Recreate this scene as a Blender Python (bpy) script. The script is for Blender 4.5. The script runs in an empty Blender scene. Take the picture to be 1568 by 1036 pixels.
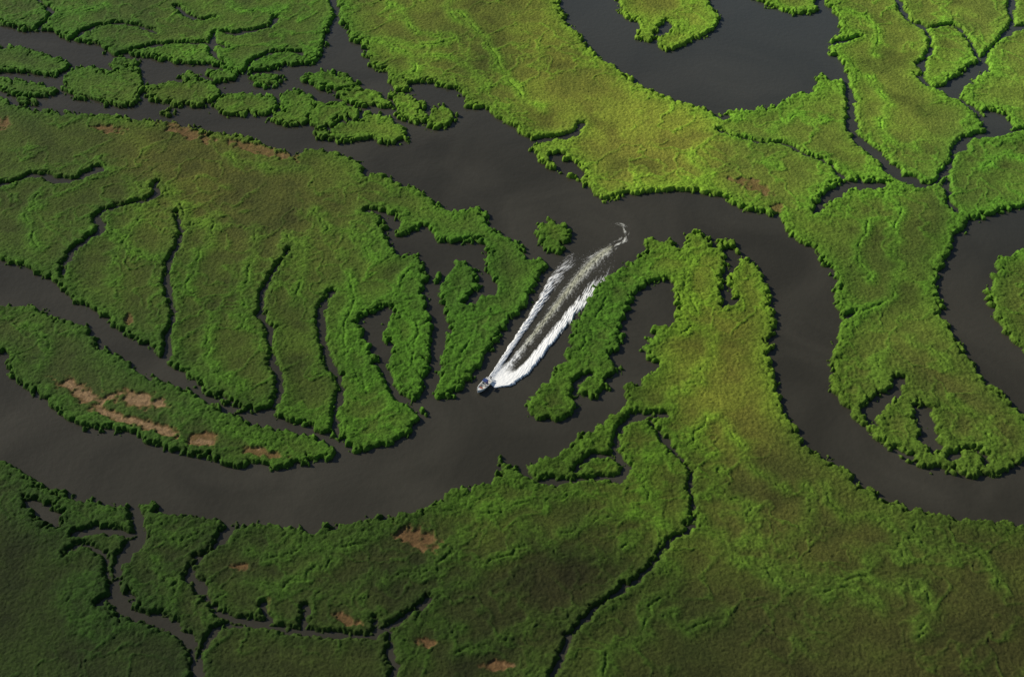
import bpy, bmesh, math, time
import numpy as np
from mathutils import Vector
T0=time.time()
rng=np.random.default_rng(7)
sc=bpy.context.scene
# ---------------------------------------------------------------- camera
H=350.0; P=math.radians(45); F=50/36*1568
cd=bpy.data.cameras.new("camera"); cam=bpy.data.objects.new("camera",cd); sc.collection.objects.link(cam)
cd.lens=50; cd.sensor_width=36; cd.clip_start=1; cd.clip_end=20000
cam.location=(0,0,H); cam.rotation_euler=(math.pi/2-P,0,0); sc.camera=cam
# pixel coordinates in the camera view -> ground metres
def g(u,v):
    dx=(u-784)/F; dy=-(v-517.5)/F
    wy=dy*math.sin(P)+math.cos(P); wz=dy*math.cos(P)-math.sin(P)
    t=H/(-wz); return (dx*t, wy*t)
def ginv(X,Y):
    f=Y*math.cos(P)+H*math.sin(P); up=Y*math.sin(P)-H*math.cos(P)
    return 784+F*X/f, 517.5-F*up/f
# ---------------------------------------------------------------- noise
def hsh(ix,iy,seed):
    with np.errstate(over='ignore'):
        h=(ix.astype(np.uint32)*np.uint32(374761393))^(iy.astype(np.uint32)*np.uint32(668265263))^np.uint32((seed*2246822519)&0xffffffff)
        h=(h^(h>>np.uint32(13)))*np.uint32(1274126177)
        h=(h^(h>>np.uint32(16)))*np.uint32(2654435761)
        h=h^(h>>np.uint32(15))
    return (h&np.uint32(0xffffff)).astype(np.float32)/np.float32(0xffffff)
def gn(x,y,seed=0):
    xi=np.floor(x).astype(np.int64); yi=np.floor(y).astype(np.int64)
    fx=(x-xi).astype(np.float32); fy=(y-yi).astype(np.float32)
    ux=fx*fx*fx*(fx*(fx*6-15)+10); uy=fy*fy*fy*(fy*(fy*6-15)+10)
    def gr(a,b,dx,dy):
        an=hsh(xi+a,yi+b,seed)*np.float32(6.2831853)
        return np.cos(an)*dx+np.sin(an)*dy
    a=gr(0,0,fx,fy); b=gr(1,0,fx-1,fy); c=gr(0,1,fx,fy-1); d=gr(1,1,fx-1,fy-1)
    return (a+(b-a)*ux+(c-a)*uy+(a-b-c+d)*ux*uy)*1.5
def fbm(x,y,o=4,seed=0):
    r=0;a=1;s=0
    for i in range(o):
        r=r+a*gn(x*2**i+17.3*i,y*2**i-9.1*i,seed+i); s+=a; a*=.5
    return r/s
def worley(x,y,seed=0,jit=.85):
    xi=np.floor(x).astype(np.int64); yi=np.floor(y).astype(np.int64)
    best=np.full(x.shape,9,np.float32); cid=np.zeros(x.shape,np.float32)
    for a in(-1,0,1):
        for b in(-1,0,1):
            cx=xi+a+.5+(hsh(xi+a,yi+b,seed)-.5)*jit; cy=yi+b+.5+(hsh(xi+a,yi+b,seed+5)-.5)*jit
            d=((x-cx)**2+(y-cy)**2).astype(np.float32)
            m=d<best; best=np.where(m,d,best); cid=np.where(m,hsh(xi+a,yi+b,seed+9),cid)
    return np.sqrt(best),cid
def ss(a,b,x):
    t=np.clip((x-a)/(b-a),0,1); return t*t*(3-2*t)
# ---------------------------------------------------------------- grid
CS=0.33
X0,X1,Y0,Y1=-270,270,192,620
nx=int((X1-X0)/CS)+1; ny=int((Y1-Y0)/CS)+1
xs=(X0+np.arange(nx)*CS).astype(np.float32); ys=(Y0+np.arange(ny)*CS).astype(np.float32)
GX,GY=np.meshgrid(xs,ys)
R=16.0
def smooth(pts,closed,n=5):
    p=np.array(pts,float); N=len(p); out=[]
    rngi=range(N) if closed else range(N-1)
    for i in rngi:
        if closed: a,b,c,d=p[i-1],p[i],p[(i+1)%N],p[(i+2)%N]
        else: a,b,c,d=p[max(i-1,0)],p[i],p[i+1],p[min(i+2,N-1)]
        for k in range(n):
            t=k/n
            out.append(.5*((2*b)+(-a+c)*t+(2*a-5*b+4*c-d)*t*t+(-a+3*b-3*c+d)*t**3))
    if not closed: out.append(p[-1])
    return np.array(out)
def segdist(D,pts,closed,hw=None):
    N=len(pts); rr=range(N) if closed else range(N-1)
    for i in rr:
        a=pts[i]; b=pts[(i+1)%N]
        i0=int(max(0,(min(a[0],b[0])-R-X0)/CS)); i1=int(min(nx,(max(a[0],b[0])+R-X0)/CS+1))
        j0=int(max(0,(min(a[1],b[1])-R-Y0)/CS)); j1=int(min(ny,(max(a[1],b[1])+R-Y0)/CS+1))
        if i1<=i0 or j1<=j0: continue
        x=xs[None,i0:i1]; y=ys[j0:j1,None]
        e=b-a; L=max(e@e,1e-9)
        t=np.clip(((x-a[0])*e[0]+(y-a[1])*e[1])/L,0,1)
        d=np.sqrt((x-a[0]-t*e[0])**2+(y-a[1]-t*e[1])**2)
        if hw is not None: d=d-(hw[i]*(1-t)+hw[i+1]*t)
        s=D[j0:j1,i0:i1]; np.minimum(s,d.astype(np.float32),out=s)
def polysd(px):
    pts=smooth([g(*p) for p in px],True,4)
    D=np.full((ny,nx),R,np.float32); segdist(D,pts,True)
    C=np.zeros((ny,nx+1),np.int32); N=len(pts)
    for i in range(N):
        a=pts[i]; b=pts[(i+1)%N]
        if a[1]==b[1]: continue
        lo,hi=(a,b) if a[1]<b[1] else (b,a)
        j0=max(0,math.ceil((lo[1]-Y0)/CS)); j1=min(ny-1,math.ceil((hi[1]-Y0)/CS)-1)
        if j1<j0: continue
        j=np.arange(j0,j1+1); xc=lo[0]+(Y0+j*CS-lo[1])/(hi[1]-lo[1])*(hi[0]-lo[0])
        c=np.clip(np.ceil((xc-X0)/CS),0,nx).astype(int); np.add.at(C,(j,c),1)
    ins=(np.cumsum(C[:,:nx],axis=1)%2)==1
    return np.where(ins,D,-D)
# ---------------------------------------------------------------- map
W=[(-200,10),(0,40),(40,48),(80,50),(110,65),(150,72),(170,85),(210,88),(270,98),(320,102),(360,114),(400,112),(440,104),(480,98),(498,80),(503,60),(512,38),(525,42),(535,60),(555,72),(560,98),(590,112),(615,128),(660,130),(700,142),(715,163),(745,170),(765,187),(790,195),(798,212),(820,217),(815,232),(828,250),(850,262),(880,275),(900,292),(930,310),(960,300),(1000,295),(1040,293),(1080,298),(1110,305),(1140,322),(1170,328),(1190,335),(1210,362),(1240,380),(1258,400),(1275,420),(1278,450),(1284,480),(1282,510),(1275,540),(1270,575),(1275,603),(1300,632),(1320,655),(1350,678),(1380,700),(1420,716),(1470,727),(1510,731),(1545,722),(1568,708),(1585,690),(1580,655),(1555,625),(1530,600),(1500,570),(1480,540),(1455,505),(1443,480),(1438,440),(1443,410),(1455,385),(1475,355),(1500,337),(1530,325),(1568,320),(1640,300),(1800,320),(1830,600),(1760,790),(1640,805),(1568,800),(1520,800),(1470,792),(1420,782),(1370,770),(1330,750),(1300,722),(1265,700),(1240,682),(1215,650),(1200,622),(1187,580),(1178,545),(1187,510),(1185,470),(1172,430),(1157,402),(1134,390),(1124,370),(1105,366),(1094,384),(1084,362),(1070,355),(1052,360),(1042,384),(1030,366),(1010,370),(998,362),(985,368),(985,388),(967,402),(944,414),(910,442),(896,470),(878,500),(872,530),(855,555),(838,582),(812,610),(808,635),(830,645),(868,641),(884,625),(882,606),(905,610),(928,600),(935,580),(957,570),(955,560),(932,546),(950,530),(955,500),(970,465),(985,442),(1002,433),(1026,430),(1032,450),(1032,495),(1002,500),(990,520),(985,545),(1002,563),(975,585),(955,595),(950,620),(930,640),(905,657),(870,680),(850,697),(815,705),(800,722),(785,712),(765,703),(760,728),(720,745),(690,747),(675,768),(650,776),(620,786),(580,790),(540,800),(500,806),(480,815),(440,805),(400,800),(355,805),(340,795),(300,790),(250,780),(230,770),(200,775),(150,765),(100,755),(60,737),(30,720),(0,705),(-200,640)]
L1=[(-260,150),(-60,135),(0,148),(30,163),(80,170),(150,175),(220,183),(280,190),(330,202),(370,207),(420,226),(452,236),(480,226),(530,240),(555,250),(562,266),(590,268),(625,285),(658,298),(675,315),(700,325),(720,318),(745,325),(750,345),(765,360),(793,368),(812,395),(832,398),(835,412),(820,440),(805,470),(780,500),(760,520),(745,550),(720,580),(700,600),(680,612),(666,606),(655,600),(640,612),(622,612),(635,622),(650,630),(640,650),(610,675),(560,692),(540,690),(522,670),(500,665),(470,655),(430,642),(420,628),(380,630),(340,615),(310,600),(300,585),(262,562),(255,545),(235,540),(200,520),(160,490),(120,467),(90,442),(60,422),(30,410),(0,400),(-240,350)]
I1=[(-60,470),(0,468),(40,465),(80,480),(110,492),(140,508),(160,533),(200,558),(240,580),(290,598),(330,622),(380,643),(430,658),(480,668),(515,690),(505,703),(460,710),(420,720),(390,715),(350,716),(320,700),(275,696),(230,677),(180,661),(140,657),(100,642),(70,612),(35,592),(14,577),(12,550),(0,540),(-60,530)]
isl=[[(-60,70),(0,72),(40,76),(80,88),(107,98),(98,113),(60,118),(30,112),(0,112),(-60,108)],
[(-30,120),(0,118),(35,126),(70,130),(88,142),(60,149),(20,146),(0,138)],
[(95,118),(130,103),(170,110),(205,104),(224,123),(215,152),(195,164),(150,158),(115,152),(95,138)],
[(168,98),(190,90),(215,98),(202,106),(180,108)],[(20,152),(45,150),(60,158),(40,162)],
[(225,137),(262,128),(305,121),(340,138),(324,160),(280,164),(240,156),(222,148)],
[(330,152),(370,142),(408,146),(428,160),(412,177),(380,178),(345,180),(328,168)],
[(430,148),(452,138),(484,153),(480,175),(464,194),(432,192),(408,184),(432,168)],
[(466,115),(500,110),(530,116),(549,130),(520,139),(480,136),(464,125)],
[(514,142),(550,134),(580,144),(604,160),(572,166),(530,158)],
[(466,178),(478,160),(512,158),(552,168),(548,182),(520,186),(500,200),(478,200)],
[(520,190),(552,184),(560,172),(600,182),(624,205),(622,218),(584,221),(560,214),(530,216),(505,208)],
[(478,202),(500,200),(530,208),(525,218),(495,214)],
[(590,147),(620,144),(652,157),(648,170),(660,180),(640,190),(612,182),(604,165)],[(662,166),(685,164),(699,183),(672,200),(655,190)],
[(385,118),(410,113),(432,120),(427,131),(400,135),(385,130)],[(245,172),(262,170),(270,178),(252,180)],
[(318,112),(345,106),(367,116),(350,126),(325,124)],[(270,118),(292,112),(305,118),(285,124)],
[(826,346),(848,340),(868,350),(871,368),(852,388),(834,383),(824,362)],
[(1640,370),(1568,385),(1532,400),(1516,430),(1515,468),(1530,490),(1548,520),(1570,542),(1640,580),(1700,480)],
[(600,118),(625,122),(630,138),(610,142),(596,130)]]
P1=[(840,-120),(858,0),(865,25),(885,50),(915,85),(940,100),(975,125),(1010,145),(1060,160),(1092,172),(1120,170),(1150,170),(1190,160),(1212,146),(1245,140),(1255,115),(1275,125),(1292,118),(1286,95),(1270,80),(1275,62),(1287,50),(1278,20),(1262,0),(1240,-120)]
isl2=[[(935,-90),(945,0),(952,25),(978,36),(972,58),(995,68),(1008,44),(1022,36),(1030,48),(1008,58),(1008,74),(1025,79),(1060,65),(1095,45),(1100,25),(1088,0),(1080,-90)],
[(1130,-15),(1155,0),(1180,12),(1215,22),(1250,18),(1243,-10),(1190,-30)]]
pond=[[(592,335),(607,333),(612,350),(608,362),(625,360),(640,350),(655,352),(665,367),(690,372),(720,370),(745,380),(742,400),(737,418),(718,402),(700,400),(682,408),(668,425),(655,428),(648,400),(635,388),(610,390),(600,375),(592,355)],
[(655,432),(670,440),(672,470),(682,490),(684,515),(672,560),(668,600),(660,612),(653,600),(655,560),(663,520),(662,490),(653,460)],
[(728,412),(752,430),(758,447),(737,452),(722,468),(710,462),(732,442)],
[(553,487),(575,477),(600,472),(596,490),(582,506),(590,520),(600,535),(592,548),(590,566),(582,560),(570,530),(558,510)],
[(40,767),(70,772),(92,785),(92,800),(74,803),(52,787)],
[(1328,645),(1322,622),(1345,606),(1368,592),(1378,578),(1376,600),(1360,622),(1345,632),(1342,650)],
[(1400,623),(1418,620),(1425,640),(1430,665),(1442,685),(1425,692),(1412,665),(1404,645)],
[(1112,384),(1126,386),(1128,405),(1116,425),(1114,445),(1122,462),(1110,466),(1104,445),(1108,425),(1116,405)],
[(1452,130),(1478,108),(1500,96),(1512,102),(1500,118),(1476,132),(1468,150),(1455,148)],
[(1500,180),(1522,170),(1542,185),(1545,204),(1515,206)],
[(1248,322),(1262,300),(1285,282),(1320,278),(1360,282),(1330,292),(1296,292),(1272,312)],
[(166,905),(190,912),(204,930),(192,942),(174,926)],
[(845,240),(858,236),(868,246),(885,252),(895,272),(870,268),(852,258)],
]
creek=[
(10,[(1285,100),(1295,125),(1305,150),(1304,180),(1310,210),(1340,235),(1360,255),(1375,272),(1400,282),(1430,282),(1452,255),(1468,228),(1480,212),(1515,207),(1600,195)]),
(14,[(1365,262),(1385,276),(1400,280)]),
(6,[(1268,72),(1300,62),(1318,58)]),
(5,[(1450,262),(1450,300),(1464,326)]),
(7,[(1365,-60),(1375,0),(1390,30),(1420,50),(1425,80),(1410,100),(1420,130),(1452,140),(1472,155),(1500,175),(1530,198)]),
(6,[(1500,98),(1530,62),(1555,45),(1620,30)]),
(5,[(1420,130),(1400,115)]),(5,[(1545,-40),(1550,20),(1545,55)]),(4,[(1420,45),(1460,40),(1480,60),(1500,95)]),
(4,[(1095,172),(1100,182),(1115,178)]),
(3,[(1240,238),(1262,248),(1280,262),(1292,275)]),(2,[(1100,200),(1150,216),(1200,222),(1240,240)]),
(5,[(800,218),(845,213),(880,205),(890,190)]),
(8,[(512,45),(517,20),(508,0),(500,-60)]),
(4,[(422,28),(418,38),(400,45),(372,52),(340,50)]),(4,[(185,85),(240,70),(310,68),(350,75)]),(4,[(110,62),(150,40),(200,38),(240,52)]),(4,[(375,112),(395,90),(440,80),(470,88)]),(3,[(270,10),(300,30),(330,28)]),(3,[(60,45),(80,20),(60,0),(50,-40)]),(3,[(330,50),(325,80),(345,100)]),
(6,[(-60,285),(0,284),(30,276),(60,270),(100,278),(135,268),(155,258)]),
(3.5,[(240,280),(236,303),(190,315),(150,330),(157,352),(120,378),(102,400),(98,425)]),
(4.5,[(270,325),(277,360),(262,400),(256,440),(266,478),(258,520),(258,552)]),
(3.5,[(442,384),(425,410),(405,440),(401,480),(415,510),(418,550),(431,590),(425,610),(420,634)]),
(4,[(508,447),(495,470),(494,510),(500,550),(522,590),(515,630),(517,668)]),
(5,[(588,558),(596,585),(610,606),(628,617)]),
(4.5,[(800,716),(820,735),(870,737),(920,730),(945,735),(957,715),(943,690),(948,660),(972,640),(1000,637),(1020,638)]),
(1.4,[(990,640),(1010,665),(1030,690),(1056,720),(1054,745),(1062,765),(1060,798)]),
(2.4,[(1060,805),(1030,828),(1005,855),(985,882),(945,907),(905,938)]),(1.2,[(905,938),(878,968),(862,1000),(840,1050)]),
(8,[(205,778),(216,822),(190,850),(180,880),(174,912),(186,932),(222,946),(268,962),(290,985),(302,1020),(318,1080)]),
(5,[(352,806),(332,835),(300,860),(290,880),(310,900),(330,932),(352,946),(400,955),(440,965),(482,970),(560,975),(600,958)]),(3,[(600,958),(640,930),(658,918)]),
(5,[(118,818),(160,812),(205,818)]),(4,[(600,965),(600,1010),(612,1080)]),(3,[(468,930),(463,965)]),(2.5,[(100,850),(120,835),(160,850),(170,900)]),(3,[(405,925),(412,955)]),(3,[(150,925),(175,912)]),
(2.5,[(302,1020),(330,965),(400,958)]),(3,[(1280,486),(1310,480)]),(4,[(1455,702),(1478,688),(1500,692),(1508,712)]),(3,[(1372,690),(1395,700)]),(4,[(1500,336),(1480,348)]),
(4,[(600,345),(580,325),(560,325)]),(4,[(690,405),(672,440)]),(4,[(880,605),(885,585),(905,575)]),
(2,[(940,700),(905,700),(880,722)]),(3,[(575,975),(575,945)]),
]
swale=[[(330,330),(320,370),(300,400),(290,450)],[(390,350),(388,400),(372,450),(378,500)],[(440,365),(470,390),(462,430),(450,470)],[(200,275),(215,330),(180,380),(170,430)],[(330,480),(320,520),(330,560),(380,590)],[(530,420),(545,460),(530,500),(540,560),(560,600)],[(620,420),(610,460),(635,500),(625,560),(640,590)],[(700,480),(720,500),(700,540),(690,580)],
[(240,290),(270,300),(285,340),(300,350)],[(155,350),(200,380),(240,400)],[(60,300),(40,340),(60,380)],[(480,320),(500,350),(540,360),(570,400)],[(350,240),(400,260),(470,262)],
[(800,810),(795,840),(745,860),(718,890),(690,905),(650,930),(632,962)],[(968,828),(940,860),(905,850),(870,862),(825,822),(800,810)],[(1100,640),(1130,680),(1160,720),(1210,748)],[(1060,800),(1100,820),(1140,862),(1200,875),(1262,885),(1330,880),(1362,900),(1400,890),(1432,930),(1420,980)],[(1335,862),(1400,830),(1450,850),(1520,860),(1550,905)],[(1020,870),(1042,900),(1002,930),(990,980),(942,1000),(930,1050)],[(530,915),(560,890),(612,880),(650,870),(690,850),(722,800)],[(1000,520),(1060,500),(1092,530),(1072,570),(1050,600)],[(1100,720),(1112,760),(1150,780),(1162,832),(1120,850)],
[(1170,860),(1180,890),(1230,910),(1290,905),(1340,925)],[(1260,740),(1290,790),(1350,800),(1380,850)],[(1400,800),(1420,830),(1480,850)],[(860,820),(900,800),(960,790),(1010,800)],[(700,760),(740,790),(790,780),(850,770),(900,760)],[(380,840),(430,850),(480,840),(560,830),(620,800)],[(240,860),(270,900),(260,940)],[(380,890),(430,900),(480,880),(520,860)],[(700,1000),(760,990),(800,960),(870,950)],[(1020,940),(1060,960),(1120,940)],
[(880,960),(930,930),(960,900)],[(1100,700),(1060,680),(1090,640)],[(1000,700),(980,740),(1000,780)],[(640,1020),(620,980),(660,960),(700,970)],[(220,800),(260,830),(300,820)],[(100,900),(130,880),(110,940),(160,980)],[(1230,740),(1240,800),(1200,840)],
[(1060,240),(1085,270),(1060,300)],[(700,20),(740,60),(760,110),(795,150),(830,175)],[(600,10),(640,50),(692,60),(640,75),(600,62)],[(640,90),(700,90),(750,130)],[(560,60),(620,80),(640,110)],[(700,-30),(690,20),(720,40)],[(1380,320),(1370,360),(1378,420),(1360,460),(1310,480)],[(1390,520),(1430,540),(1452,572)],[(1330,340),(1310,390),(1330,430)],[(1500,260),(1530,240),(1568,250)],[(1330,120),(1360,160),(1350,200),(1400,230)],[(1300,20),(1340,40),(1340,90)],[(1180,200),(1220,180),(1270,190)],[(60,20),(110,25),(160,10)],[(350,10),(390,20),(440,10)],[(900,440),(930,460),(910,510),(880,560)],[(1030,600),(1000,660)],[(40,500),(80,530),(60,560)],[(300,630),(360,660),(430,680)],[(1060,400),(1050,440),(1070,480)],[(1350,540),(1340,580)],[(1460,620),(1500,640),(1520,680)]]
Smain=np.full((ny,nx),R,np.float32)
Smain=np.minimum(Smain,-polysd(W)); Smain=np.maximum(Smain,polysd(L1)); Smain=np.maximum(Smain,polysd(I1))
for p in isl: Smain=np.maximum(Smain,polysd(p)+.45)
Smain=np.minimum(Smain,-polysd(P1))
for p in isl2: Smain=np.maximum(Smain,polysd(p))
for p in pond: Smain=np.minimum(Smain,-polysd(p))
Cr=np.full((ny,nx),R,np.float32)
mpp=0.23
for w,p in creek:
    pts=smooth([g(*q) for q in p],False,6)
    pts[1:-1]+=rng.standard_normal(pts[1:-1].shape)*.4
    hw=(w*mpp*.52)*np.clip(1+.65*np.convolve(rng.standard_normal(len(pts)),[.5,.7,.5],'same'),.2,2.4); hw[-1]*=.5
    segdist(Cr,pts,False,hw)
Sw=np.full((ny,nx),R,np.float32)
for p in swale:
    pts=smooth([g(*q) for q in p],False,5)
    pts+=np.cumsum(rng.standard_normal(pts.shape),0)*.25+rng.standard_normal(pts.shape)*.8
    segdist(Sw,pts,False)
U,V=ginv(GX,GY)
print("dist",time.time()-T0)
# ---------------------------------------------------------------- terrain fields
wx=GX+1.4*gn(GX/5,GY/5,31)+.5*gn(GX/1.5,GY/1.5,32); wy=GY+1.4*gn(GX/5,GY/5,41)+.5*gn(GX/1.5,GY/1.5,42)
w6,id6=worley(wx/6.2,wy/6.2,17); w3,id3=worley(wx/3.0,wy/3.0,1); w1,id1=worley(wx/1.3+4,wy/1.3,2)
w0,id0=worley(GX/.75,GY/.75,3)
n30=fbm(GX/38,GY/38,4,50); n8=fbm(GX/9,GY/9,3,60); n1=fbm(GX/1.3,GY/1.3,3,70)
rl=fbm((GX+6*n8)/24,(GY+6*n8)/24,3,80); rm=ss(-.25,.15,gn(GX/60,GY/60,99)+.15)
rill=np.exp(-(rl/.045)**2)*rm
rl2=fbm((GX+5*n8)/13,(GY-5*n8)/13,2,90); rm2=ss(0,.25,gn(GX/45,GY/45,199)+.08)
rill=np.maximum(rill,.85*np.exp(-(rl2/.075)**2)*rm2)
yn=np.interp(U.ravel(),[0,560,700,800],[165,240,230,215]).reshape(U.shape).astype(np.float32)
frag=ss(25,-5,V-yn)*ss(790,640,U)
fr1=np.abs(fbm((GX+3*n8)/7.5,(GY+3*n8)/6.0,2,140))
Sm=Smain+(0.47-w6)*2.9+(0.45-w3)*3.0+(0.45-w1)*1.2+.5*n8*2+.8*n1-.35
Sm=np.where(Smain<9,Sm-frag*3.0*np.exp(-(fr1/.06)**2)*ss(8,3,Smain),Sm)
Sc=Cr+(.45-w1)*.9+(.45-w3)*.9+.9*n8+.35*n1-.1
S=np.minimum(Sm,Sc)
shore=np.clip(1.1*np.exp(-(np.maximum(Smain,0)/7.0)**1.6)+.8*np.exp(-(np.maximum(Cr,0)/3.8)**1.6),0,1)
band=np.clip(.85*np.exp(-(np.abs(Sw)/2.8)**2)+.7*rill,0,1)*(.75+.5*ss(-.3,.4,n8))
lush=np.clip(shore+band,0,1)
patch=ss(-.1,.35,n30+.5*n8); lush=np.clip(lush+.38*patch*(1-lush),0,1)
lh=np.clip(.62*shore+.2*lush+.32*band,0,1)
def ell(cx,cy,rx,ry,a=0):
    c,s=math.cos(math.radians(a)),math.sin(math.radians(a))
    du=U-cx; dv=V-cy; p=(du*c+dv*s)/rx; q=(-du*s+dv*c)/ry
    return np.exp(-(p*p+q*q)**1.5)
brown=np.zeros_like(GX)
for e in [(125,603,46,14,30),(210,612,48,14,8),(235,655,62,9,18),(312,675,28,13,0),(180,640,50,8,20),(400,695,38,7,10),(640,825,38,18,20),(285,203,45,10,20),(400,232,58,8,14),(440,240,22,6,0),(5,190,14,10,0),(1150,285,36,10,20),(1190,320,12,10,0),(530,950,24,9,20),(410,930,6,12,0),(200,490,8,9,0),(170,200,28,6,5),(370,870,16,8,0),(650,985,18,8,0),(760,1020,22,10,0)]:
    brown=np.maximum(brown,ell(*e))
bn=fbm(GX/3.2,GY/3.2,4,120)
brown=ss(.25,.8,brown+1.1*bn-.05)*ss(0,2.5,S)*ss(.03,.25,brown)
tan=np.maximum.reduce([ell(128,603,40,9,30),ell(212,612,44,10,8),ell(235,655,55,6,18),ell(312,677,20,6,0),ell(180,640,50,5,20)])
tan=ss(.4,.9,tan+1.3*bn)
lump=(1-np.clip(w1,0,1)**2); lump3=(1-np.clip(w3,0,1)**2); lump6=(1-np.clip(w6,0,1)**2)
hgt=.42+lh*(.2*lump6+.6*lump3+.5*lump+.25*(1-w0))+.13*n1+(.2*(1-w0)+.24*lump)*(1-lh)+.15*n8
hgt=hgt-.45*np.exp(-(Sw/.42)**2)*ss(-.15,.2,n8+.5*n1)-.25*rm*np.exp(-(rl/.008)**2)*ss(-.1,.3,n8)
hgt=hgt*(1-.6*brown)
hgt=np.maximum(hgt,.12)
edge=ss(-.5,1.7,S)
Z=-.4+(hgt+.4)*edge
# ---------------------------------------------------------------- colours
def lin(c):
    c=np.array(c,float)/255; return np.where(c<=.04045,c/12.92,((c+.055)/1.055)**2.4)
cp=[(100,20,50,67,24),(400,60,58,77,26),(700,90,74,85,30),(1000,210,97,103,38),(900,120,87,95,34),(1200,200,80,97,35),(1380,120,88,103,38),(1520,120,86,101,40),(1500,260,66,85,32),(100,320,46,60,19),(300,270,63,68,25),(400,330,58,65,25),(300,450,50,64,20),(480,560,50,64,20),(600,550,54,72,22),(730,450,52,70,24),(200,600,41,54,20),(950,480,53,70,24),(1080,500,82,89,30),(1120,600,79,83,30),(1350,430,62,77,28),(1420,560,66,72,30),(1000,700,56,67,21),(1200,760,60,65,26),(1450,900,52,57,24),(1200,980,45,50,21),(1500,1000,46,49,21),(850,900,33,36,15),(600,900,36,44,16),(350,900,36,45,16),(50,900,27,38,11),(200,1000,28,39,13),(700,1020,34,42,15),(1000,1000,41,49,18),(800,770,50,61,20)]  # meadow tones; vignette shade at corners and bottom painted into the colour
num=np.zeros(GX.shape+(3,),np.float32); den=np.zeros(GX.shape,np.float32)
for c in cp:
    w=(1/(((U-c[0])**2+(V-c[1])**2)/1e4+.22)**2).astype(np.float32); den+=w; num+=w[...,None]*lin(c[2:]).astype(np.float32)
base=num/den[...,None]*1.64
LU=base*np.array([.80,1.2,.62],np.float32)*(1+.28*band*(1-shore))[...,None]
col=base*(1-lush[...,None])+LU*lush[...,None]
var=1+.36*n30+.35*n8*(1-lush)+.35*(id1-.5)*lush+.3*(id3-.5)*lush+.4*n1
col=col*var[...,None]
yel=np.clip(.5+n30+.5*n8,0,1)[...,None]*(1-lush[...,None]); col=col*(1+yel*np.array([.2,.0,0],np.float32))
dm=(ss(.05,.4,fbm(GX/22,GY/22,4,222))*(1-.8*lush))[...,None]; col=col*(1-dm*np.array([.3,.32,.28],np.float32))
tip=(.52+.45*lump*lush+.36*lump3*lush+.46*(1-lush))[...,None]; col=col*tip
col=col*(1-.75*brown[...,None])+.75*brown[...,None]*lin((88,64,42)).astype(np.float32)*1.5*(1+.8*bn[...,None])
tb=.8*(tan*brown)[...,None]; col=col*(1-tb)+tb*lin((122,100,74)).astype(np.float32)*1.3*(1+.6*n1[...,None])
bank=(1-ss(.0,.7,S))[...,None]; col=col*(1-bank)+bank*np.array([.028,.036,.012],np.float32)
col=np.clip(col,.003,.7)
print("fields",time.time()-T0)
# ---------------------------------------------------------------- helpers
def grid_mesh(name,co,nxx,nyy,keep=None):
    me=bpy.data.meshes.new(name)
    n=nxx*nyy
    idx=np.arange(n,dtype=np.int32).reshape(nyy,nxx)
    q=np.stack([idx[:-1,:-1],idx[:-1,1:],idx[1:,1:],idx[1:,:-1]],-1).reshape(-1,4)
    if keep is not None: q=q[keep.reshape(-1)]
    me.vertices.add(n); me.vertices.foreach_set("co",co.astype(np.float32).ravel())
    me.loops.add(q.size); me.loops.foreach_set("vertex_index",q.ravel())
    me.polygons.add(len(q)); me.polygons.foreach_set("loop_start",np.arange(0,q.size,4,dtype=np.int32))
    me.update(calc_edges=True)
    return me
def addcol(me,name,c):
    a=me.attributes.new(name,'FLOAT_COLOR','POINT')
    f=np.ones((c.reshape(-1,c.shape[-1]).shape[0],4),np.float32); f[:,:c.shape[-1]]=c.reshape(-1,c.shape[-1]); a.data.foreach_set("color",f.ravel())
def obj(name,me,mat=None,parent=None):
    o=bpy.data.objects.new(name,me); sc.collection.objects.link(o)
    if mat: me.materials.append(mat)
    if parent: o.parent=parent
    return o
def newmat(name):
    m=bpy.data.materials.new(name); m.use_nodes=True; nt=m.node_tree; return m,nt,nt.nodes["Principled BSDF"]
mm,nt,bs=newmat("marsh_grass"); N=nt.nodes; Lk=nt.links
at=N.new("ShaderNodeAttribute"); at.attribute_name="albedo"
tc=N.new("ShaderNodeTexCoord")
n1n=N.new("ShaderNodeTexNoise"); n1n.inputs["Scale"].default_value=1.5; n1n.inputs["Detail"].default_value=5; n1n.inputs["Roughness"].default_value=.7
Lk.new(tc.outputs["Object"],n1n.inputs["Vector"])
mr=N.new("ShaderNodeMapRange"); mr.inputs[1].default_value=.3; mr.inputs[2].default_value=.7; mr.inputs[3].default_value=.6; mr.inputs[4].default_value=1.4
Lk.new(n1n.outputs["Fac"],mr.inputs[0])
vm=N.new("ShaderNodeVectorMath"); vm.operation='SCALE'; Lk.new(at.outputs["Color"],vm.inputs[0]); Lk.new(mr.outputs[0],vm.inputs["Scale"])
Lk.new(vm.outputs[0],bs.inputs["Base Color"]); bs.inputs["Roughness"].default_value=.85; bs.inputs["Specular IOR Level"].default_value=.15
bp=N.new("ShaderNodeBump"); bp.inputs["Strength"].default_value=.7; bp.inputs["Distance"].default_value=.35
Lk.new(n1n.outputs["Fac"],bp.inputs["Height"]); Lk.new(bp.outputs[0],bs.inputs["Normal"])
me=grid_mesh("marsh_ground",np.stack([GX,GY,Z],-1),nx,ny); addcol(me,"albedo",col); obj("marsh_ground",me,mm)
cs=7.0; fx=np.arange(-2800,2801,cs); fy=np.arange(-1500,4500,cs); FX,FY=np.meshgrid(fx,fy)
fr=fbm(FX/260,FY/260,4,300); fz=np.where(np.abs(fr)<.05,-1.0,.7+.3*gn(FX/20,FY/20,5))
ins=(FX>X0+1)&(FX<X1-1)&(FY>Y0+1)&(FY<Y1-1); fz=np.where(ins,-1.5,fz)
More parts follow.
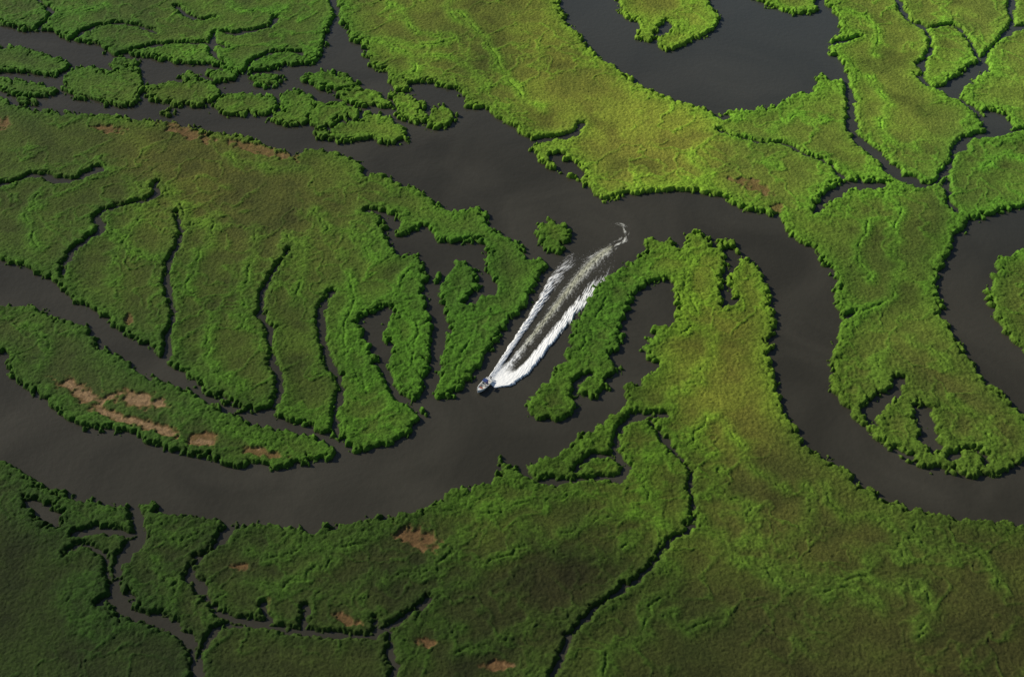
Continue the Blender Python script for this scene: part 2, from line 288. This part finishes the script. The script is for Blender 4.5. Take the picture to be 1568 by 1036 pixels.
fc=(lin((54,64,24))*1.6)[None,None,:]*(1+.3*fbm(FX/60,FY/60,3,8))[...,None]
k=~(ins[:-1,:-1]&ins[1:,1:]&ins[:-1,1:]&ins[1:,:-1])
me=grid_mesh("distant_marsh",np.stack([FX,FY,fz],-1),len(fx),len(fy),k); addcol(me,"albedo",fc); obj("distant_marsh",me,mm)
# ---------------------------------------------------------------- water
wm,nt,bs=newmat("river_water"); N=nt.nodes; Lk=nt.links
tc=N.new("ShaderNodeTexCoord")
na=N.new("ShaderNodeTexNoise"); na.inputs["Scale"].default_value=.02; na.inputs["Detail"].default_value=7; na.inputs["Distortion"].default_value=1.4; Lk.new(tc.outputs["Object"],na.inputs["Vector"])
cr=N.new("ShaderNodeValToRGB"); cr.color_ramp.elements[0].position=.35; cr.color_ramp.elements[0].color=(.035,.0325,.024,1); cr.color_ramp.elements[1].position=.68; cr.color_ramp.elements[1].color=(.054,.050,.038,1)
Lk.new(na.outputs["Fac"],cr.inputs[0])
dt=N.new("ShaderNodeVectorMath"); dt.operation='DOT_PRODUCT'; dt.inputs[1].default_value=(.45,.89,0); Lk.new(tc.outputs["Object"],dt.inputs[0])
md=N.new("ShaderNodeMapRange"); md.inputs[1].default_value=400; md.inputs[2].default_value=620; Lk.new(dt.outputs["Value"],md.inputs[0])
mx=N.new("ShaderNodeMix"); mx.data_type='RGBA'; mx.inputs[7].default_value=(.056,.064,.064,1); Lk.new(md.outputs[0],mx.inputs[0]); Lk.new(cr.outputs[0],mx.inputs[6]); Lk.new(mx.outputs[2],bs.inputs["Base Color"])  # lighter bluish tint to the far right paints sky sheen into the water colour
bs.inputs["Roughness"].default_value=.18; bs.inputs["IOR"].default_value=1.33
nb=N.new("ShaderNodeTexNoise"); nb.inputs["Scale"].default_value=.5; nb.inputs["Detail"].default_value=4; Lk.new(tc.outputs["Object"],nb.inputs["Vector"])
bp=N.new("ShaderNodeBump"); bp.inputs["Strength"].default_value=.5; bp.inputs["Distance"].default_value=.22; Lk.new(nb.outputs["Fac"],bp.inputs["Height"]); Lk.new(bp.outputs[0],bs.inputs["Normal"])
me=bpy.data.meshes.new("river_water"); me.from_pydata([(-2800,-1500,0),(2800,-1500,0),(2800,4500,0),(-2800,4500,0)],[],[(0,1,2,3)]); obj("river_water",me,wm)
# ---------------------------------------------------------------- wake
def interp(pts,s):
    p=smooth([g(*q) for q in pts],False,6); d=np.r_[0,np.cumsum(np.linalg.norm(np.diff(p,axis=0),axis=1))]; d/=d[-1]
    return np.stack([np.interp(s,d,p[:,0]),np.interp(s,d,p[:,1])],-1)
fm,nt,bs=newmat("foam"); N=nt.nodes; Lk=nt.links
at=N.new("ShaderNodeAttribute"); at.attribute_name="foam"
sp=N.new("ShaderNodeSeparateColor"); Lk.new(at.outputs["Color"],sp.inputs[0])
tcn=N.new("ShaderNodeTexCoord"); nn=N.new("ShaderNodeTexNoise"); nn.inputs["Scale"].default_value=1.6; nn.inputs["Detail"].default_value=6; Lk.new(tcn.outputs["Object"],nn.inputs["Vector"])
ad=N.new("ShaderNodeMath"); ad.operation='MULTIPLY_ADD'; ad.inputs[1].default_value=.6; Lk.new(nn.outputs["Fac"],ad.inputs[0]); Lk.new(sp.outputs[0],ad.inputs[2])
mr=N.new("ShaderNodeMapRange"); mr.inputs[1].default_value=.36; mr.inputs[2].default_value=1.0; Lk.new(ad.outputs[0],mr.inputs[0]); Lk.new(mr.outputs[0],bs.inputs["Alpha"])
mx=N.new("ShaderNodeMix"); mx.data_type='RGBA'; mx.inputs[6].default_value=(.92,.93,.94,1); mx.inputs[7].default_value=(.46,.46,.34,1); Lk.new(sp.outputs[1],mx.inputs[0]); Lk.new(mx.outputs[2],bs.inputs["Base Color"]); bs.inputs["Roughness"].default_value=.6
ns,ntt=480,190
s=np.linspace(0,1,ns); t=np.linspace(-1.2,1.2,ntt)
LL=interp([(743,586),(758,562),(782,525),(806,488),(829,450),(848,416),(867,390)],s)
RR=interp([(758,594),(789,588),(816,564),(842,530),(874,492),(906,456),(940,414)],s)
CC=interp([(751,588),(782,553),(812,517),(842,480),(872,441),(905,402),(945,370)],s)
tt=t[None,:,None]
pos=np.where(tt<0,CC[:,None]+(LL-CC)[:,None]*(-tt),CC[:,None]+(RR-CC)[:,None]*tt)
Sg,Tg=np.meshgrid(s,t,indexing='ij'); u=np.abs(Tg)
wob=.07*gn(Sg*22,Tg*1.5,5)+.05*gn(Sg*70,Tg*3,6)+.03*gn(Sg*150,Tg*6,7); uu=u+wob
wa=.52-.25*ss(.08,.4,Sg)+.12*ss(.5,1,Sg)+.1*(Tg>0)*ss(.2,.5,Sg)
arm=np.where(uu<.92,np.exp(-((.92-uu)/wa)**2),np.exp(-((uu-.92)/(.04+.06*Sg))**2))
stre=fbm((Sg*30+u*9)*1.0,Tg*9+Sg*2,4,11)+.4*gn(Sg*90+u*25,Tg*20,12)
fade=(1-ss(.66,1.0,Sg+.12*gn(Sg*5,Tg*3,14)))
fo=arm*(1.5-.9*ss(.25,.8,Sg))+stre*(.15+.95*ss(.15,.5,Sg))*(arm*.85+.2)*1.2
gap=np.exp(-((u-.42)/.14)**2)*ss(.04,.2,Sg)*(1-.5*ss(.5,.9,Sg))
fo=fo-gap*.8
mot=fbm(Sg*55,Tg*14,4,21)
cw=.16+.06*ss(.4,1,Sg)
cen=np.exp(-(uu/cw)**2)*ss(.0,.1,Sg)*(.58+1.1*mot)
near=(1-ss(.04,.17,Sg))*(uu<.92)*.6
foam=np.clip(np.maximum(fo*fade,cen*(1-ss(.92,1,Sg)))+near,-.3,1.2)
foam=foam*(1-ss(1.0,1.15,u))-.3*ss(1.0,1.15,u)
cream=np.exp(-(u/.24)**2)*ss(.12,.35,Sg)
lenfade=1-ss(.6,1,Sg)
z=.06+.4*arm*lenfade*ss(0,.06,Sg)+.12*np.clip(foam,0,1)+.12*stre*arm*lenfade
z=np.maximum(z*(1-ss(1.05,1.2,u)),0)+.03
me=grid_mesh("boat_wake",np.stack([pos[...,0],pos[...,1],z],-1),ntt,ns); addcol(me,"foam",np.stack([foam,cream,foam*0],-1)); obj("boat_wake",me,fm)
s=np.linspace(0,1,200); t=np.linspace(-1,1,60)
c=interp([(915,395),(938,378),(955,366),(958,350),(945,342),(935,345)],s)
tn=np.gradient(c,axis=0); tn/=np.linalg.norm(tn,axis=1)[:,None]; nrm=np.stack([-tn[:,1],tn[:,0]],-1)
w=3.6-2.0*s; pos=c[:,None]+nrm[:,None]*(t[None,:]*w[:,None])[...,None]
Sg,Tg=np.meshgrid(s,t,indexing='ij')
foam=np.clip(np.exp(-(Tg/.6)**2)*(.35+1.3*fbm(Sg*9,Tg*2.5,4,33))-.12*Sg-.1,-.3,.8)*ss(0,.1,Sg)*(1-ss(.8,1,Sg))-.25*(np.abs(Tg)>.9)
me=grid_mesh("wake_trail",np.stack([pos[...,0],pos[...,1],.12+0*Sg],-1),60,200); addcol(me,"foam",np.stack([foam,.5+0*foam,foam*0],-1)); obj("wake_foam_trail",me,fm)
# ---------------------------------------------------------------- boat
def pm(name,c,r=.4,met=0):
    m,nt,b=newmat(name); b.inputs["Roughness"].default_value=r; b.inputs["Metallic"].default_value=met
    n=nt.nodes.new("ShaderNodeTexNoise"); n.inputs["Scale"].default_value=6; q=nt.nodes.new("ShaderNodeMapRange"); q.inputs[3].default_value=.85; q.inputs[4].default_value=1.1
    nt.links.new(n.outputs["Fac"],q.inputs[0]); v=nt.nodes.new("ShaderNodeVectorMath"); v.operation='SCALE'; v.inputs[0].default_value=c; nt.links.new(q.outputs[0],v.inputs["Scale"]); nt.links.new(v.outputs[0],b.inputs["Base Color"]); return m
white=pm("white_gelcoat",(.8,.8,.78),.25); navy=pm("navy_canvas",(.02,.05,.2),.7); floorm=pm("deck_floor",(.6,.58,.53),.6); blk=pm("black_plastic",(.02,.02,.022),.35); glass=pm("tinted_glass",(.03,.05,.06),.05); wood=pm("seat_vinyl",(.33,.1,.06),.5)
b0=np.array(g(741,592)); hd=np.array(g(733,599))-np.array(g(790,538)); ang=math.atan2(hd[1],hd[0]); BS=1.15
boat=bpy.data.objects.new("motorboat",None); sc.collection.objects.link(boat); boat.location=(b0[0],b0[1],.1); boat.rotation_euler=(0,math.radians(-4),ang); boat.scale=(BS,BS,BS)
st=[(-3.3,1.15,.95),(-2,1.22,.92),(-.5,1.25,.93),(1,1.15,1.0),(2.1,.85,1.1),(2.9,.42,1.2),(3.35,.04,1.28)]
bm=bmesh.new(); rings=[]
for x,wd,h in st:
    kz=-.25+.35*max(0,(x-1.5)/1.9)**2
    prof=[(0,kz),(wd*.78,kz+.28),(wd*.95,h*.6),(wd,h),(wd*.86,h+.02),(wd*.82,.42 if x<1.6 else h-.08),(0,.42 if x<1.6 else h-.04)]
    pts=[(x,y,zz) for y,zz in prof]+[(x,-y,zz) for y,zz in prof[-2:0:-1]]
    rings.append([bm.verts.new(p) for p in pts])
for a,b in zip(rings[:-1],rings[1:]):
    n=len(a)
    for i in range(n): bm.faces.new((a[i],a[(i+1)%n],b[(i+1)%n],b[i]))
bm.faces.new(rings[0]); bm.faces.new(rings[-1][::-1]); bmesh.ops.recalc_face_normals(bm,faces=bm.faces)
me=bpy.data.meshes.new("hull"); bm.to_mesh(me); bm.free(); obj("hull",me,white,boat)
def box(name,loc,dim,mat,bev=.05,taper=1,rot=(0,0,0),parent=boat):
    bm=bmesh.new(); bmesh.ops.create_cube(bm,size=1)
    for v in bm.verts:
        f=taper if v.co.z>0 else 1
        v.co.x*=dim[0]*f; v.co.y*=dim[1]*f; v.co.z*=dim[2]
    bmesh.ops.bevel(bm,geom=bm.edges[:],offset=min(bev,min(dim)*.3),segments=2,affect='EDGES')
    me=bpy.data.meshes.new(name); bm.to_mesh(me); bm.free(); o=obj(name,me,mat,parent); o.location=loc; o.rotation_euler=rot; return o
box("floor",(-1,0,.45),(4.2,1.9,.04),floorm,.01)
box("console",(-.1,0,.95),(.7,.9,.95),white,.08,.85)
box("windshield",(.15,0,1.6),(.06,.85,.42),glass,.02,.9,(0,-.35,0))
box("helm_seat",(-1.25,0,.75),(.5,.95,.6),navy,.08)
box("seat_back",(-1.5,0,1.2),(.12,.95,.4),navy,.05)
box("bow_cushion",(1.55,0,.72),(.8,1.2,.5),wood,.08,.8)
box("stern_bench",(-2.75,0,.7),(.5,1.9,.5),white,.08)
box("outboard_cowling",(-3.62,0,1.15),(.6,.45,.6),blk,.12,.75)
box("outboard_leg",(-3.6,0,.45),(.26,.14,1.0),blk,.04)
box("cavitation_plate",(-3.75,0,.0),(.5,.3,.04),blk,.01)
box("blue_canopy",(-.6,0,2.25),(1.4,1.4,.07),navy,.03)
for i,(x,y) in enumerate([(.05,.62),(.05,-.62),(-1.25,.62),(-1.25,-.62)]):
    bm=bmesh.new(); bmesh.ops.create_cone(bm,cap_ends=True,segments=10,radius1=.025,radius2=.025,depth=1.8); me=bpy.data.meshes.new("canopy_post"); bm.to_mesh(me); bm.free(); o=obj("canopy_post_%d"%(i+1),me,white,boat); o.location=(x,y,1.35)
pmx,nt,bs=newmat("driver_clothes_and_skin"); tcx=nt.nodes.new("ShaderNodeTexCoord"); sx=nt.nodes.new("ShaderNodeSeparateXYZ"); rp=nt.nodes.new("ShaderNodeValToRGB"); mpx=nt.nodes.new("ShaderNodeMapRange")
nt.links.new(tcx.outputs["Object"],sx.inputs[0]); mpx.inputs[1].default_value=-.6; mpx.inputs[2].default_value=1; nt.links.new(sx.outputs[2],mpx.inputs[0]); nt.links.new(mpx.outputs[0],rp.inputs[0]); rp.color_ramp.interpolation='CONSTANT'
e=rp.color_ramp.elements; e[0].position=0; e[0].color=(.35,.2,.13,1); e[1].position=.28; e[1].color=(.06,.07,.12,1)
for p_,c_ in [(.46,(.45,.06,.04,1)),(.72,(.4,.23,.15,1)),(.88,(.05,.03,.02,1))]:
    x=e.new(p_); x.color=c_
nt.links.new(rp.outputs[0],bs.inputs["Base Color"])
def person(name,lx,ly,mat):
    pts=[(0,0,.0),(0,0,.25),(0,0,.48),(.02,0,.6),(.04,0,.74),(.2,.12,0),(.5,.14,.0),(.5,.14,-.45),(.66,.14,-.48),(.2,-.12,0),(.5,-.14,.0),(.5,-.14,-.45),(.66,-.14,-.48),(0,.2,.46),(.12,.26,.2),(.38,.2,.22),(0,-.2,.46),(.12,-.26,.2),(.38,-.2,.22)]
    ed=[(0,1),(1,2),(2,3),(3,4),(0,5),(5,6),(6,7),(7,8),(0,9),(9,10),(10,11),(11,12),(2,13),(13,14),(14,15),(2,16),(16,17),(17,18)]
    rad=[.15,.15,.15,.06,.11,.1,.08,.06,.05,.1,.08,.06,.05,.08,.055,.04,.08,.055,.04]
    bm=bmesh.new(); sl=bm.verts.layers.skin.new(); vs=[bm.verts.new(p) for p in pts]
    for i,v in enumerate(vs): v[sl].radius=(rad[i],rad[i]); v[sl].use_root=(i==0)
    for a,b in ed: bm.edges.new((vs[a],vs[b]))
    me=bpy.data.meshes.new(name); bm.to_mesh(me); bm.free(); o=obj(name,me,mat)
    o.modifiers.new("skin","SKIN"); m=o.modifiers.new("sub","SUBSURF"); m.levels=2; m.render_levels=2
    c,s_=math.cos(ang),math.sin(ang); o.location=(b0[0]+c*lx-s_*ly,b0[1]+s_*lx+c*ly,1.38); o.rotation_euler=(0,0,ang)
person("boat_driver",-1.4,.1,pmx)
# ---------------------------------------------------------------- light
el=math.radians(30); az=math.radians(-60)
d=Vector((math.sin(az)*math.cos(el),math.cos(az)*math.cos(el),math.sin(el)))
sd=bpy.data.lights.new("sun","SUN"); sd.energy=4.6; sd.angle=math.radians(.5); sd.color=(1,.93,.77); so=bpy.data.objects.new("sun",sd); sc.collection.objects.link(so); so.rotation_euler=(-d).to_track_quat('-Z','Y').to_euler(); so.location=(0,300,400)
w=bpy.data.worlds.new("World"); sc.world=w; w.use_nodes=True; nt=w.node_tree; sk=nt.nodes.new("ShaderNodeTexSky"); sk.sky_type='NISHITA'; sk.sun_disc=False; sk.sun_elevation=el; sk.sun_rotation=az%(2*math.pi); nt.links.new(sk.outputs[0],nt.nodes["Background"].inputs[0]); nt.nodes["Background"].inputs[1].default_value=.075
sc.view_settings.view_transform='Standard'; sc.view_settings.look='None'; sc.view_settings.exposure=0
print("done",time.time()-T0)
